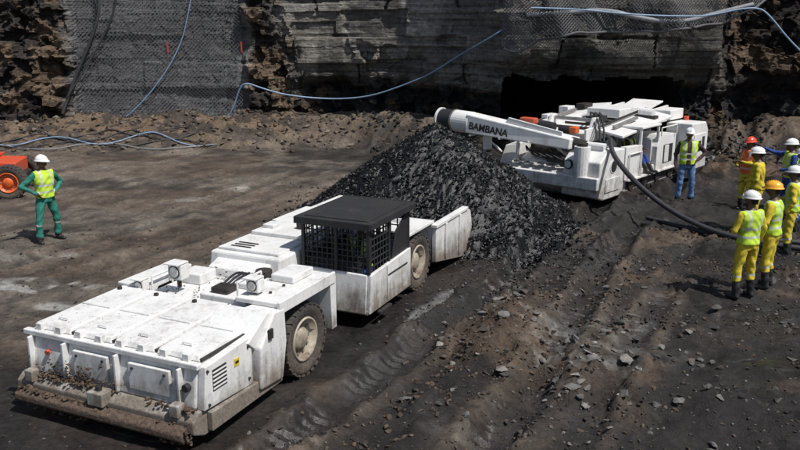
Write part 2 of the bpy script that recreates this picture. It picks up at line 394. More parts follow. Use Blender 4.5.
cm=np.clip(blob(1.2,17.2,4.4,4.4)+blob(-1.5,11.2,2.3,6.2,.5,-HA)+blob(5.5,21.5,5,6)+blob(0,26.5,4,3.0)+.7*blob(.9,13.2,1.2,2.4,.5,-HA)+.8*blob(8,14,3,3,.8)+.6*blob(4,8,3,1.5,.9)+.5*blob(-6,8.5,3,1.6,.9),0,1)*.88
col=col*(1-cm[...,None])+(np.array([.018,.0165,.016])*(.6+1.0*n2[...,None]))*cm[...,None]
pm=blob(-6.3,12.9,1.3,.45,.9)*.9+blob(-5.2,11.9,.9,.25,.9)*.8+blob(-8.0,13.4,.7,.3,.8)*.6+blob(-4.9,20.3,1.5,.3,.9,.9)*.35+blob(-7.5,14.6,1.6,.3,.9)*.35; pm=np.clip(pm*ss(.35,.6,n2),0,1)
col=col*(1-pm[...,None])+pale*pm[...,None]
gp=blob(2.6,10.6,1.1,1.3,.8)*ss(.45,.62,fbm(X*6,Y*6,2)); col=col*(1-.6*gp[...,None])+np.array([.14,.135,.125])*(.6*gp)[...,None]
dw=wallbase(X)-Y; tal=(1-ss(1.2,4.4,dw+1.5*(n1-.5)))*(1-.65*ss(-4.8,-2.6,X+(n2-.5)*2))*(1-ss(.5,2.5,X)); tc=np.where((n2>.49)[...,None],np.array([.145,.104,.070]),np.array([.055,.043,.035]))
col=col*(1-tal[...,None])+tc*tal[...,None]
wet=np.clip(ss(.52,.62,n3)*.5*(1-left)+ss(.55,.62,fbm(X*1.1,Y*1.1,7))*.65*(1-left)+.35*cm+.3*ss(.58,.66,fbm(X*.9,Y*.9,2)),0,.8)
def puddle(x0,y0,rx,ry,ang,lev,amp=.6,c_=(.02,.018,.016)):
    global Zg,col,wet
    b=blob(x0,y0,rx,ry,amp,ang); m=ss(.35,.6,b); z0=float(gh(x0,y0))+lev
    Zg=Zg*(1-m)+z0*m; col=col*(1-.8*m[...,None])+np.array(c_)*(.8*m[...,None]); wet=np.maximum(wet,m)
puddle(5.3,9.8,1.1,.28,0,-.03); puddle(.50,12.0,1.0,.13,1.1,-.02,.5,(.13,.13,.13)); puddle(-7.9,11.5,1.0,.25,.2,-.02,.6,(.06,.055,.05))
puddle(3.4,12.9,.6,.14,.3,-.02); puddle(-5.6,17.3,.9,.14,1.1,-.02,.6,(.07,.065,.06)); puddle(6.9,11.3,.8,.16,.2,-.03)
gridmesh('ground',X,Y,Zg,col,M_ground,alpha=wet)
# ---------------------------------------------------------------- loose stuff on ground
def scatter(n,xr,yr,smin,smax,dens=None,p=2.5):
    xx=RNG.uniform(*xr,n*3); yy=RNG.uniform(*yr,n*3)
    w=np.ones(n*3) if dens is None else dens(xx,yy)
    k=RNG.random(n*3)<w; xx=xx[k][:n]; yy=yy[k][:n]
    s=smin+(smax-smin)*RNG.random(len(xx))**p
    z=gh(xx,yy)+s*.2
    return list(zip(xx,yy,z)),s
dR=lambda x,y: np.clip(ss(-7.5,-4.5,cc(x,y))*ss(.38,.6,fbm(x*.8,y*.8,4))+.14,0,1)*(1-.9*flatmask(x,y))
P,S=scatter(17000,(-10,9.5),(6.3,17),.006,.050,dR,3.4)
C=[np.array(random.choice([(.04,.033,.028),(.075,.055,.040),(.030,.027,.025),(.11,.10,.09),(.055,.042,.032)]))*random.uniform(.7,1.3) for _ in P]
lumps('gravel',P,S,C,M_stone)
dM=lambda x,y: np.clip(np.exp(-((cc(x,y)+3.65)/.4)**2)*(y<13.5)+np.exp(-((cc(x,y)+2.4)/.35)**2)*.4+.25*ss(.5,.6,fbm(x*.6,y*.6,3))*ss(-4.6,-4,cc(x,y)),0,1)
P,S=scatter(2800,(-2,9),(6.5,15),.015,.07,dM,2.4)
C=[np.array(random.choice([(.09,.063,.044),(.065,.048,.036),(.045,.036,.030)]))*random.uniform(.6,1.3) for _ in P]
lumps('mud_clods',P,S,C,M_stone)
P,S=scatter(700,(.0,8.0),(6.6,14.5),.025,.16,lambda x,y: np.exp(-((x-2.4)/1.4)**2-((y-10.6)/1.6)**2)+.14*np.exp(-((x-3.8)/3)**2),2.6)
C=[np.array(random.choice([(.17,.165,.155),(.12,.115,.105),(.20,.185,.165),(.07,.068,.064),(.10,.085,.07)]))*random.uniform(.6,1.15) for _ in P]
lumps('loose_stones',P,S*.8,C,M_stone,flat=.6)
P,S=scatter(3400,(-16,13),(24,31),.02,.17,lambda x,y: (1-ss(.6,4.2,wallbase(x)-y))*(wallbase(x)-y>0)*(1-ss(2.6,3.4,x)*(1-ss(10.2,11,x))),3.4)
C=[]
for p in P:
    C.append(np.array(random.choice([(.13,.095,.065),(.07,.055,.045),(.15,.125,.095)]) if p[0]<-1.5 else random.choice([(.03,.03,.03),(.02,.02,.02),(.09,.07,.05)]))*random.uniform(.6,1.1))
lumps('fallen_rock_rubble',P,S,C,M_stone)
# ---------------------------------------------------------------- coal pile
PC=(.80,17.45); PH=2.25
def pile(x,y):
    dx=x-PC[0]; dy=y-PC[1]; a=np.arctan2(dy,dx)
    R=2.98+.20*np.sin(a*2+2.6)+.15*np.sin(a*5+1)
    r=np.hypot(dx,dy)/R
    h=PH*(1.03-np.sqrt(r*r+.0012))
    r2=np.hypot((x+.2)/1.9,(y-19.0)/2.1); h2=1.2*(1-r2)
    h3=.66*(1-np.hypot((x-2.1)/1.3,(y-15.5)/1.3))
    return np.maximum(np.maximum(h,h2),h3)+.10*(fbm(x*1.3,y*1.3,3)-.5)
ax=np.arange(-4,6,.06); ay=np.arange(13,23,.06); X,Y=np.meshgrid(ax,ay)
H=pile(X,Y); H=np.maximum(H,-.12)+.09*(worley(X*5,Y*5,2)[2]-.5)*(H>0)+.04*(worley(X*12,Y*12,3)[2]-.5)*(H>0)
cpile=empty('coal_pile',(0,0,0))
o=gridmesh('heap_surface',X,Y,H+gh(X,Y)-.03,np.ones(X.shape+(3,))*np.array([.006,.006,.0065])*(.5+fbm(X*4,Y*4,2)[...,None]),M_coal,smooth=False); o.parent=cpile
P=[];S=[];C=[]
n=24000; xx=RNG.uniform(-3.1,4.5,n); yy=RNG.uniform(13.7,21.3,n); hh=pile(xx,yy); g=gh(xx,yy)
for i in range(n):
    if hh[i]<-.0 and random.random()>math.exp(hh[i]*8.0)*.8: continue
    s=.013+.052*random.random()**2.8
    if hh[i]<.35 and random.random()<.12: s*=1.6
    P.append((xx[i],yy[i],g[i]+max(hh[i],0)+s*.2)); S.append(s); C.append(np.array([.0065,.0065,.0072])*random.uniform(.5,1.9))
lumps('coal_lumps',P,S,C,M_coal,cpile)
n=4500; xx=RNG.uniform(-7,8,n); yy=RNG.uniform(10,28,n); P=[];S=[];C=[]
for i in range(n):
    a=math.hypot(xx[i]-1,(yy[i]-19)*.7)/5
    if random.random()<math.exp(-a*a*2.0): s=.012+.045*random.random()**3; P.append((xx[i],yy[i],float(gh(xx[i],yy[i]))+s*.3)); S.append(s); C.append(np.array([.014,.014,.014])*random.uniform(.6,1.8))
lumps('spilt_coal',P,S,C,M_coal)
# ---------------------------------------------------------------- netting, hoses
def netobj(name,x0,x1,zb,zt,cell,w,fy,mat,keep=None):
    V=[];F=[]
    nx=int((x1-x0)/cell); nz=int((zt-zb)/cell); pts={}
    for i in range(nx+1):
        for j in range(nz+1):
            if (i+j)%2: continue
            x=x0+i*cell; z=zb+j*cell; pts[(i,j)]=Vector((x,fy(x,z),z))
    for (i,j),p in pts.items():
        if keep and not keep(p.x,p.z): continue
        for dj in(1,-1):
            q=pts.get((i+1,j+dj))
            if q is None: continue
            d=(q-p).normalized(); n=d.cross(Vector((0,1,0))).normalized()*w/2
            k=len(V); V+=[p-n,p+n,q+n,q-n]; F.append((k,k+1,k+2,k+3))
    return mobj(name,V,F,mat)
fl={}
def netY(x,z):
    def g(a,b):
        if (a,b) not in fl: fl[(a,b)]=wfront(a*.5,b*.5)-.12
        return fl[(a,b)]
    a=math.floor(x/.5); b=math.floor(z/.5); fx=x/.5-a; fz=z/.5-b
    return (g(a,b)*(1-fx)+g(a+1,b)*fx)*(1-fz)+(g(a,b+1)*(1-fx)+g(a+1,b+1)*fx)*fz
netobj('rockfall_netting',-12.1,-5.9,.25,6.6,.075,.022,netY,M_gnet,lambda x,z: z>.3+.5*float(vn(x*1.2,0,1)))
def low(x): return float(np.interp(x,[3.3,3.6,4.4,5.5,8.2,10.3,11.9],[3.5,3.25,3.75,4.0,4.05,4.3,5.2]))
def dy(x,z): return float(wallbase(np.array([x]))[0])-1.85-.30*math.sin(x*1.9+z)-.14*math.sin(x*5+z*2)
netobj('hanging_safety_net',3.3,12.0,3.2,6.6,.055,.026,dy,M_net,lambda x,z: z>low(x)+.08*math.sin(x*6))
tube('net_edge_rope',[(x,dy(x,low(x))-.04,low(x)+.03*math.sin(x*6)) for x in np.linspace(3.35,11.8,24)],.04,M_net)
tube('grey_pipe',[(4.0,26.2,4.55),(5.2,26.0,4.6),(6.4,25.8,4.72),(7.6,25.7,4.40),(8.8,25.6,4.30),(9.8,25.6,4.6),(10.9,25.6,4.85)],.075,M_ghose)
def wh(name,pts,r,mat,off=.15,side=None): tube(name,[(x,netY(x,max(z,.3))-off,z) for x,z in pts],r,mat)
wh('blue_water_hose',[(-6.9,.5),(-6.6,.7),(-6.25,1.2),(-6.0,1.9),(-5.75,2.15),(-5.2,1.95),(-4.4,1.7),(-3.4,1.5),(-2.2,1.45),(-1.1,1.60),(0,2.0),(1.1,2.5),(2.1,3.2),(3,3.8),(3.7,4.3),(4.6,4.9),(5.6,5.4)],.028,M_blue,.3)
wh('blue_water_hose',[(-7.6,5.6),(-7.75,5.0),(-8.2,3.4),(-9.3,1.8),(-10.6,.6),(-11.2,.4)],.022,M_blue,.08)
tube('blue_water_hose',[(4.0,25.3,4.75),(5.4,25.2,4.72),(7,25.2,4.55),(8.4,25.2,4.5),(9.4,25.2,4.5),(10.3,25.1,4.72),(10.9,25.1,4.75),(11.2,25.0,4.5),(11.8,24.9,3.8),(12.6,24.8,3.1),(13.4,24.7,2.45),(14.4,24.6,1.9)],.026,M_blue)
wh('dark_cable',[(-11.2,6.0),(-11.0,5.0),(-11.4,3.8),(-12.2,2.2),(-12.6,1.0)],.06,M_dcable,.12)
wh('dark_cable',[(-10.2,6.0),(-10.5,4.6),(-11.5,3.0),(-12.4,1.6)],.035,M_dcable,.12)
for k in range(5):
    pts=[]
    for i,x in enumerate(np.linspace(-15.5+k*.4,-6.5-.3*k,14)):
        y=27.9+.35*math.sin(i*1.1+k*1.7)+.25*k; pts.append((x,y,float(gh(x,y))+.05))
    tube('ground_cable',pts,.024,[M_ghose,M_dcable,M_blue,M_dcable,M_dcable][k])
for x,z in((-8.7,3.4),(-5.95,3.4)):
    y=netY(x,z)-.06; box('red_marker',x-.03,x+.03,y-.02,y,z-.2,z+.2,M_redp,None,0.005)
# ---------------------------------------------------------------- coal hauler
HL=empty('coal_hauler',(HO[0],HO[1],-.02),-HA)
W=M_white
prism('lower_skirt',[(-.12,.24),(.05,.16),(1.35,.16),(1.35,.46),(-.02,.46),(-.12,.38)],-2.52,.02,M_mudw,HL,bevel=.015)
prism('bumper_blade',[(-.24,.2),(-.13,.14),(-.13,.34),(-.24,.28)],-2.45,-.05,M_mud,HL,bevel=.02)
hexa('battery_box',[(-2.45,.0,.46),(-.04,.0,.46),(-.04,1.6,.46),(-2.45,1.6,.46),(-2.45,.07,.95),(-.04,.07,.95),(-.04,1.6,.95),(-2.45,1.6,.95)],W,HL,.025)
box('rim_front',-2.49,0,.02,.10,.90,.965,W,HL)
for i in range(4):
    a=-2.42+i*.60; hexa('lid_%d'%(i+1),[(a,.12,.953),(a+.57,.12,.953),(a+.57,1.56,.953),(a,1.56,.953),(a+.02,.15,1.02),(a+.55,.15,1.02),(a+.55,1.54,1.04),(a+.02,1.54,1.04)],W,HL,.014)
    box('lid_gap_%d'%(i+1),a+.562,a+.590,.14,1.55,.955,.985,M_dark,HL,0)
    box('lid_weld_%d'%(i+1),a+.06,a+.51,.80,.83,1.022,1.05,W,HL,.006)
    rods('lid_handle_%d'%(i+1),[((a+.22,.30,1.02),(a+.22,.30,1.055)),((a+.22,.30,1.055),(a+.34,.30,1.055)),((a+.34,.30,1.055),(a+.34,.30,1.02))],.010,M_white,HL)
    box('lid_hinge_%d'%(i+1),a+.1,a+.18,.06,.15,.96,1.045,W,HL,.006); box('lid_latch_%d'%(i+1),a+.4,a+.48,.06,.15,.96,1.045,W,HL,.006)
    cyl('lid_eye_%d'%(i+1),(a+.1,1.4,1.03),(a+.1,1.4,1.07),.03,M_dark,HL)
for i,a in enumerate((-2.38,-1.86,-1.1,-.24)): box('front_rib_%d'%(i+1),a,a+.03,-.035,.05,.47,.90,W,HL,.006)
box('front_hatch_a',-1.72,-1.22,-.004,.04,.54,.84,W,HL,.008); box('front_hatch_b',-.92,-.36,-.004,.04,.54,.84,W,HL,.008)
for x in(-1.66,-1.28,-.86,-.42): cyl('hatch_bolt',(x,-.02,.79),(x,.03,.79),.016,M_dark,HL)
cyl('front_marker_lamp',(-2.12,-.01,.74),(-2.12,.03,.74),.03,M_red,HL); cyl('front_socket',(-.14,-.03,.7),(-.14,.03,.7),.045,M_black,HL)
box('tow_bracket',-1.36,-1.14,-.2,-.02,.34,.5,M_mudw,HL); cyl('tow_pin',(-1.25,-.12,.28),(-1.25,-.12,.56),.035,M_dark,HL)
for x in(-2.3,-.22): box('tie_down',x-.06,x+.06,-.14,-.02,.4,.54,M_mudw,HL)
prism('side_cheek',[(.02,.46),(.9,.40),(.9,.98),(.08,.93)],-.035,.06,W,HL)
box('side_grille_recess',.061,.066,.18,.42,.62,.86,M_black,HL,0)
for i in range(5): box('grille_bar_%d'%i,.067,.075,.18,.42,.64+i*.045,.655+i*.045,W,HL,0)
box('label_plate',.062,.068,.56,.65,.74,.83,M_yel,HL,.003); box('label_text',.069,.071,.575,.635,.77,.80,M_black,HL,0)
for y in(.1,.82):
    for z in(.5,.88): cyl('cheek_bolt',(.05,y,z),(.08,y,z),.016,M_dark,HL)
prism('side_step_skirt',[(.1,.2),(1.45,.2),(1.5,.38),(.1,.42)],.02,.09,M_mudw,HL)
prism('front_mudguard',[(.95,.30),(1.42,.26),(1.52,.70),(1.50,1.12),(1.28,1.14),(.98,.80)],-.30,.13,W,HL,bevel=.02)
prism('mudguard_gusset',[(.94,.8),(1.27,1.145),(1.2,1.145),(.80,.92)],-.6,.08,W,HL)
box('mudguard_hook',.131,.16,1.12,1.2,.86,.98,M_dark,HL,.005)
wheel(HL,-.13,2.08,.49,.49,.40,1,'_front_right'); wheel(HL,-2.36,2.08,.49,.49,.40,-1,'_front_left')
box('fender_top',-.52,.12,1.42,2.72,1.13,1.19,W,HL,.012)
box('fender_lip',.085,.125,1.40,2.74,1.06,1.21,W,HL,.008)
prism('fender_rear_plate',[(2.66,.42),(2.78,.42),(2.78,1.14),(2.62,1.14)],-.46,.11,W,HL)
for y in(1.7,2.0,2.3): cyl('fender_bolt',(-.2,y,1.19),(-.2,y,1.215),.02,M_dark,HL)
box('fender_box',-.46,-.12,2.1,2.6,1.19,1.29,W,HL,.02)
box('fender_top_left',-2.5,-2.12,1.55,2.60,1.02,1.07,W,HL,.012)
prism('fender_left_side',[(1.58,.6),(1.9,.95),(2.3,.95),(2.6,.6),(2.6,1.02),(1.58,1.02)],-2.16,-2.12,W,HL)
box('mid_frame',-2.1,-.5,1.62,2.95,.35,.80,M_white,HL,.02)
box('mid_deck_a',-2.08,-1.30,1.66,2.55,.80,.95,W,HL,.02); box('mid_deck_b',-1.25,-.54,1.66,2.3,.80,1.06,W,HL,.02)
box('mid_deck_c',-.98,-.62,2.0,2.28,1.06,1.14,W,HL,.02); box('mid_box_left',-1.98,-1.62,2.15,2.5,.95,1.10,W,HL,.02)
hexa('sloped_cover',[(-2.05,2.55,.8),(-.54,2.32,.8),(-.54,2.95,.7),(-2.05,2.95,.7),(-2.0,2.55,.97),(-.56,2.32,1.02),(-.56,2.95,.80),(-2.0,2.95,.80)],M_mudw,HL,.02)
box('valve_block',-1.12,-.86,1.72,1.95,1.06,1.14,M_dark,HL,.02)
for i in range(4): tube('hydraulic_hose_%d'%i,[(-1.08+i*.06,1.9,1.10),(-1.1+i*.07,2.2,1.2),(-1.2+i*.1,2.6,1.05),(-1.3+i*.14,3.1,.85),(-1.3+i*.12,3.5,.85)],.016,M_black,HL)
rods('grab_rails',[((-.5,1.45,1.19),(-.5,1.45,1.36)),((-.5,1.45,1.36),(-.5,1.95,1.36)),((-.5,1.95,1.36),(-.5,1.95,1.19)),((-2.05,1.7,.95),(-2.05,1.7,1.15)),((-2.05,1.7,1.15),(-2.05,2.1,1.15)),((-2.05,2.1,1.15),(-2.05,2.1,.95))],.014,W,HL)
def lamp(tag,x,y,z,s=.11,post=.12):
    cyl('lamp_post'+tag,(x,y,z-s-post),(x,y,z-s),.03,M_dark,HL)
    box('lamp_housing'+tag,x-s,x+s,y-s*.8,y+s*.8,z-s,z+s,W,HL,.02); cyl('lamp_lens'+tag,(x,y-s*.8-.015,z),(x,y-s*.8,z),s*.66,M_glass,HL); cyl('lamp_bezel'+tag,(x,y-s*.8-.01,z),(x,y-s*.8+.01,z),s*.80,M_black,HL)
    box('lamp_hood'+tag,x-s*1.05,x+s*1.05,y-s*1.5,y+s*.6,z+s,z+s+.018,W,HL,.004)
lamp('_a',-1.72,1.85,1.24); lamp('_b',-2.15,1.62,1.06,.08,.1); lamp('_c',-.36,1.62,1.31,.09,.02)
cyl('articulation_pin',(-1.25,3.1,.3),(-1.25,3.1,.95),.12,M_dark,HL)
prism('hinge_plate_front',[(-1.7,2.9),(-.8,2.9),(-1.1,3.25),(-1.4,3.25)],.42,.5,M_dark,HL,'z'); prism('hinge_plate_top',[(-1.7,2.96),(-.8,2.96),(-1.1,3.25),(-1.4,3.25)],.78,.86,W,HL,'z')
for x in(-1.75,-.72): cyl('steer_cylinder',(x,2.75,.6),(x,3.35,.6),.055,M_steel,HL)
# rear module
hexa('engine_hood',[(-2.38,3.2,.36),(-1.08,3.2,.36),(-1.08,5.15,.36),(-2.38,5.15,.36),(-2.33,3.3,1.06),(-1.10,3.3,1.06),(-1.10,5.15,1.10),(-2.33,5.15,1.10)],W,HL,.03)
box('hood_plate_a',-2.26,-1.2,3.4,4.2,1.065,1.105,W,HL,.01); box('hood_plate_b',-2.26,-1.2,4.26,5.05,1.085,1.14,W,HL,.01)
for i in range(3): box('hood_louvre_%d'%i,-2.1,-1.75,3.5+i*.1,3.53+i*.1,1.106,1.118,M_dark,HL,0)
hexa('hood_front_step',[(-2.2,2.95,.36),(-1.25,2.95,.36),(-1.25,3.3,.36),(-2.2,3.3,.36),(-2.2,3.05,.90),(-1.25,3.05,.90),(-1.25,3.3,.98),(-2.2,3.3,.98)],W,HL,.02)
cyl('exhaust_pot',(-1.6,4.7,1.14),(-1.6,4.7,1.24),.07,M_dark,HL); box('hood_filler',-2.2,-2.0,4.5,4.75,1.14,1.2,W,HL,.01)
box('rear_frame',-2.05,-.45,3.35,6.3,.3,.62,M_mudw,HL,.02)
CX=-1.02
box('cab_floor',CX,.10,3.72,5.22,.24,.32,W,HL)
hexa('cab_side_panel',[(.07,3.72,.26),(.13,3.72,.26),(.13,5.2,.26),(.07,5.2,.26),(.07,3.78,.84),(.13,3.78,.84),(.13,5.2,.90),(.07,5.2,.90)],W,HL,.012)
hexa('cab_front_panel',[(CX,3.70,.26),(.07,3.70,.26),(.07,3.76,.26),(CX,3.76,.26),(CX,3.76,.86),(.07,3.76,.84),(.07,3.81,.84),(CX,3.81,.86)],W,HL,.012)
box('cab_rear_panel',CX,.07,5.16,5.22,.26,1.0,W,HL); box('cab_inner_panel',CX-.04,CX,3.8,5.2,.3,1.0,M_black,HL)
box('cab_door_seam',.131,.134,4.3,4.312,.3,.84,M_dark,HL,0); box('cab_door_mesh_panel',.10,.14,4.35,5.05,.68,.70,M_black,HL,0)
box('cab_step',.13,.2,3.95,4.35,.2,.25,M_dark,HL); box('cab_front_lamp_box',-.75,-.45,3.66,3.7,.5,.72,M_black,HL,.01)
box('control_console',-.95,-.15,3.82,4.05,.32,.98,M_black,HL); box('seat_base',-.75,-.2,4.5,4.95,.32,.56,M_black,HL,.04); box('seat_back',-.75,-.2,4.9,5.05,.56,1.1,M_black,HL,.04)
zt=1.58
for x in(CX+.02,-.45,.08):
    for y in(3.8,5.18): box('cab_post',x-.025,x+.025,y-.025,y+.025,.84,zt,M_black,HL,.004)
for x in (.08,CX+.02): box('cab_post_mid',x-.02,x+.02,4.45,4.5,.84,zt,M_black,HL,.004)
segs=[]
for x in np.arange(CX+.08,.07,.085): segs.append(((x,3.8,.86),(x,3.8,zt)))
for z in np.arange(.92,1.56,.085): segs.append(((CX,3.8,z),(.08,3.8,z)))
for y in np.arange(3.88,4.45,.10): segs.append(((.08,y,.86),(.08,y,zt)))
for z in np.arange(.94,1.56,.10): segs.append(((.08,3.8,z),(.08,4.48,z)))
for y in np.arange(3.88,5.18,.12): segs.append(((CX,y,.95),(CX,y,zt)))
for x in np.arange(CX+.08,.07,.12): segs.append(((x,5.18,1.0),(x,5.18,zt)))
for z in (1.1,1.25,1.4): segs.append(((CX,5.18,z),(.08,5.18,z))); segs.append(((CX,3.8,z),(CX,5.18,z)))
rods('cab_guard_bars',segs,.011,M_black,HL)
hexa('rear_side_screen',[(.075,4.55,.86),(.095,4.55,.86),(.095,5.16,.86),(.075,5.16,.86),(.075,4.72,1.3),(.095,4.72,1.3),(.095,5.16,1.52),(.075,5.16,1.52)],M_black,HL,.004)
box('canopy',CX-.06,.17,3.68,5.28,zt,zt+.045,M_canopy,HL,.015)
box('canopy_pad',CX+.04,.07,3.8,5.16,zt+.046,zt+.06,M_canopy,HL,.006)
for y in(3.66,5.27): box('canopy_lip',CX-.06,.17,y,y+.03,zt-.05,zt+.052,M_canopy,HL,.006)
for x in(CX-.07,.15): box('canopy_lip_s',x,x+.03,3.70,5.26,zt-.05,zt+.050,M_canopy,HL,.006)
rods('steering_wheel',[((-.5+.15*math.cos(a),4.2+.05*math.sin(a),1.0+.14*math.sin(a)),(-.5+.15*math.cos(a+.4),4.2+.05*math.sin(a+.4),1.0+.14*math.sin(a+.4))) for a in np.arange(0,6.28,.4)],.012,M_black,HL)
wheel(HL,-.14,5.75,.49,.49,.38,1,'_rear_right'); wheel(HL,-2.36,5.75,.49,.49,.38,-1,'_rear_left')
box('rear_deck',-2.1,-.4,5.25,6.3,.62,.98,W,HL,.025); box('rear_deck_cover',-1.9,-.6,5.3,6.1,.98,1.04,W,HL,.01)
box('rear_fender',-.42,.06,5.22,6.35,1.03,1.08,W,HL,.01); box('rear_fender_l',-2.5,-2.05,5.22,6.35,1.03,1.08,W,HL,.01)
sp=[(6.30,.34),(7.55,.10),(8.2,.10),(8.2,.45),(8.05,.90),(7.85,.98),(6.30,.98)]
prism('bucket_side_right',sp,.04,.12,W,HL); prism('bucket_side_left',sp,-2.62,-2.54,W,HL)
prism('bucket_floor',[(6.42,.30),(7.55,.10),(8.4,.06),(8.4,.10),(7.55,.16),(6.42,.36)],-2.54,.04,M_mudw,HL)
prism('bucket_back',[(6.36,.3),(6.44,.3),(6.46,1.0),(6.30,1.06),(6.30,1.0)],-2.54,.04,W,HL)
box('bucket_rib',.121,.15,6.7,6.78,.32,.95,W,HL,.006); box('bucket_rib',.121,.15,7.4,7.48,.2,.95,W,HL,.006); box('bucket_top_rail',.02,.145,6.28,7.86,.95,1.01,W,HL,.01)
for x in(-1.9,-.7): cyl('bucket_arm',(x,6.0,.6),(x,6.45,.6),.08,M_dark,HL)
P=[];S=[];C=[]
for i in range(900):
    x=random.uniform(-2.4,.0); t=random.random()
    if t<.6: p=(x,-.13-random.uniform(0,.08),random.uniform(.13,.36))
    else: p=(x,random.uniform(-.1,0),.46+random.uniform(0,.04))
    if math.sin(x*3+1)+random.uniform(-.7,.7)<-.2: continue
    P.append(p); S.append(random.uniform(.01,.042)); C.append(np.array([.09,.062,.043])*random.uniform(.5,1.3))
for i in range(260):
    x=random.gauss(-1.7,.28); P.append((x,-.03,.47+abs(random.gauss(0,.10)))); S.append(random.uniform(.008,.028)); C.append(np.array([.09,.062,.043])*random.uniform(.5,1.2))
for i in range(300):
    P.append((random.uniform(-2.0,-.6),random.uniform(1.65,2.9),random.uniform(.92,1.0))); S.append(random.uniform(.006,.022)); C.append(np.array([.07,.05,.038])*random.uniform(.4,1.2))
for i in range(70):
    P.append((random.uniform(-2.3,-.2),random.uniform(.1,1.5),1.033)); S.append(random.uniform(.004,.009)); C.append(np.array([.06,.045,.035]))
lumps('caked_mud',P,S,C,M_stone,HL)
# ---------------------------------------------------------------- underground mining machine
MC=Vector((4.88,19.05,0)); MR=math.atan2(-.659,.753)
MM=empty('mining_machine',MC,MR); W=M_white2
def mw(x,y,z=0):
    return (MC.x+x*math.cos(MR)-y*math.sin(MR), MC.y+x*math.sin(MR)+y*math.cos(MR), z)
prism('hull',[(-.15,.42),(.2,.12),(5.2,.12),(5.3,.3),(5.3,.62),(-.15,.62)],-3.0,0,W,MM,bevel=.03)
box('front_deck_plate',-3.05,-1.0,-.22,.9,.62,.68,W,MM,.01); box('front_lip',-3.1,.04,-.3,-.16,.40,.70,W,MM,.02)
prism('front_skid',[(-.28,.42),(.3,.08),(.5,.08),(-.1,.42)],-2.9,-.1,W,MM)
for i in range(6): box('deck_rib_%d'%i,-2.95+i*.33,-2.91+i*.33,-.18,.88,.68,.72,W,MM,.004)
hexa('sloped_deck',[(-2.9,.9,.62),(-1.05,.9,.62),(-1.05,2.3,.62),(-2.9,2.3,.62),(-2.9,.92,.75),(-1.05,.92,.75),(-1.05,2.3,1.25),(-2.9,2.3,1.25)],W,MM,.02)
hexa('left_cowl',[(-3.5,.6,.3),(-2.95,.6,.3),(-2.95,3.4,.3),(-3.5,3.4,.3),(-3.4,.9,1.05),(-2.95,.9,1.15),(-2.95,3.4,1.35),(-3.4,3.4,1.25)],W,MM,.03)
cyl('motor_a',(-2.6,1.1,1.02),(-1.7,1.1,1.02),.2,M_dark,MM); cyl('motor_b',(-2.4,1.7,1.2),(-1.2,1.7,1.2),.16,M_black,MM)
box('motor_box',-2.0,-1.3,.75,1.05,.76,1.05,M_black,MM,.02)
box('red_pump',-2.8,-2.35,.62,.85,1.72,1.88,M_red,MM,.03); cyl('black_filter',(-2.25,.75,1.72),(-1.8,.75,1.68),.13,M_black,MM); cyl('black_filter_b',(-1.7,.85,1.66),(-1.4,.85,1.64),.1,M_black,MM)
box('orange_valve',-1.35,-1.15,.7,.9,1.58,1.74,M_orange,MM,.02)
prism('front_pod',[(-.2,.2),(.1,.1),(1.15,.1),(1.15,1.28),(.25,1.32),(-.12,1.05)],-.98,.02,W,MM,bevel=.03)
cyl('pod_canister',(-.5,-.1,.5),(-.5,-.1,1.42),.2,W,MM); cyl('canister_cap',(-.5,-.1,1.42),(-.5,-.1,1.5),.13,M_dark,MM)
cyl('pod_lamp',(-.83,-.2,.95),(-.83,-.05,.95),.09,M_glass,MM); cyl('pod_lamp_rim',(-.83,-.19,.95),(-.83,-.05,.95),.115,M_black,MM)
cyl('pod_port',(.0,.55,.9),(.05,.55,.9),.14,M_black,MM); cyl('pod_port_rim',(.0,.55,.9),(.035,.55,.9),.18,W,MM)
box('pod_hatch',.02,.045,.15,.9,.28,.62,W,MM,.01)
cyl('pod_roller',(-.95,.3,1.38),(-.1,.3,1.38),.1,W,MM)
box('track_recess',-.6,.0,1.3,5.1,.14,.5,M_black,MM,.02)
for i in range(15): box('track_pad_%d'%i,-.5,.03,1.35+i*.25,1.53+i*.25,.04,.12,M_dark,MM,.01)
for i in range(5): cyl('track_roller_%d'%i,(-.1,1.6+i*.8,.28),(.04,1.6+i*.8,.28),.15,M_dark,MM)
prism('side_panel_a',[(1.16,.45),(2.1,.45),(2.1,1.25),(1.16,1.3)],-.12,.04,W,MM); prism('side_panel_b',[(3.0,.42),(4.2,.42),(4.2,1.35),(3.2,1.4),(3.0,1.1)],-.8,.05,W,MM)
box('side_panel_recess',.051,.056,3.4,4.0,.6,1.1,M_black,MM,0); box('side_panel_door',.057,.075,3.45,3.72,.62,1.08,W,MM,.006)
box('side_ledge',-.02,.14,1.2,4.2,.42,.46,W,MM,.006); rods('side_handrail',[((.08,1.3,.46),(.08,1.3,1.1)),((.08,1.3,1.1),(.08,2.0,1.1)),((.08,2.0,1.1),(.08,2.0,.46)),((.1,3.1,1.38),(.1,3.1,1.6)),((.1,3.1,1.6),(.1,4.1,1.6)),((.1,4.1,1.6),(.1,4.1,1.35))],.018,W,MM)
box('operator_seat',-.75,-.25,2.4,2.85,.62,.72,M_black,MM,.03); box('operator_rear',-.85,-.1,2.95,3.0,.6,1.3,W,MM)
box('cab_roof',-.95,.06,2.0,3.15,1.66,1.72,W,MM,.015)
for x,y in((-.9,2.05),(.0,2.05),(-.9,3.1),(.0,3.1)): box('roof_post',x-.03,x+.03,y-.03,y+.03,.62,1.66,W,MM,.005)
prism('tail_box',[(4.3,.3),(5.5,.3),(5.5,1.35),(5.3,1.6),(4.3,1.62)],-.3,.45,W,MM,bevel=.03)
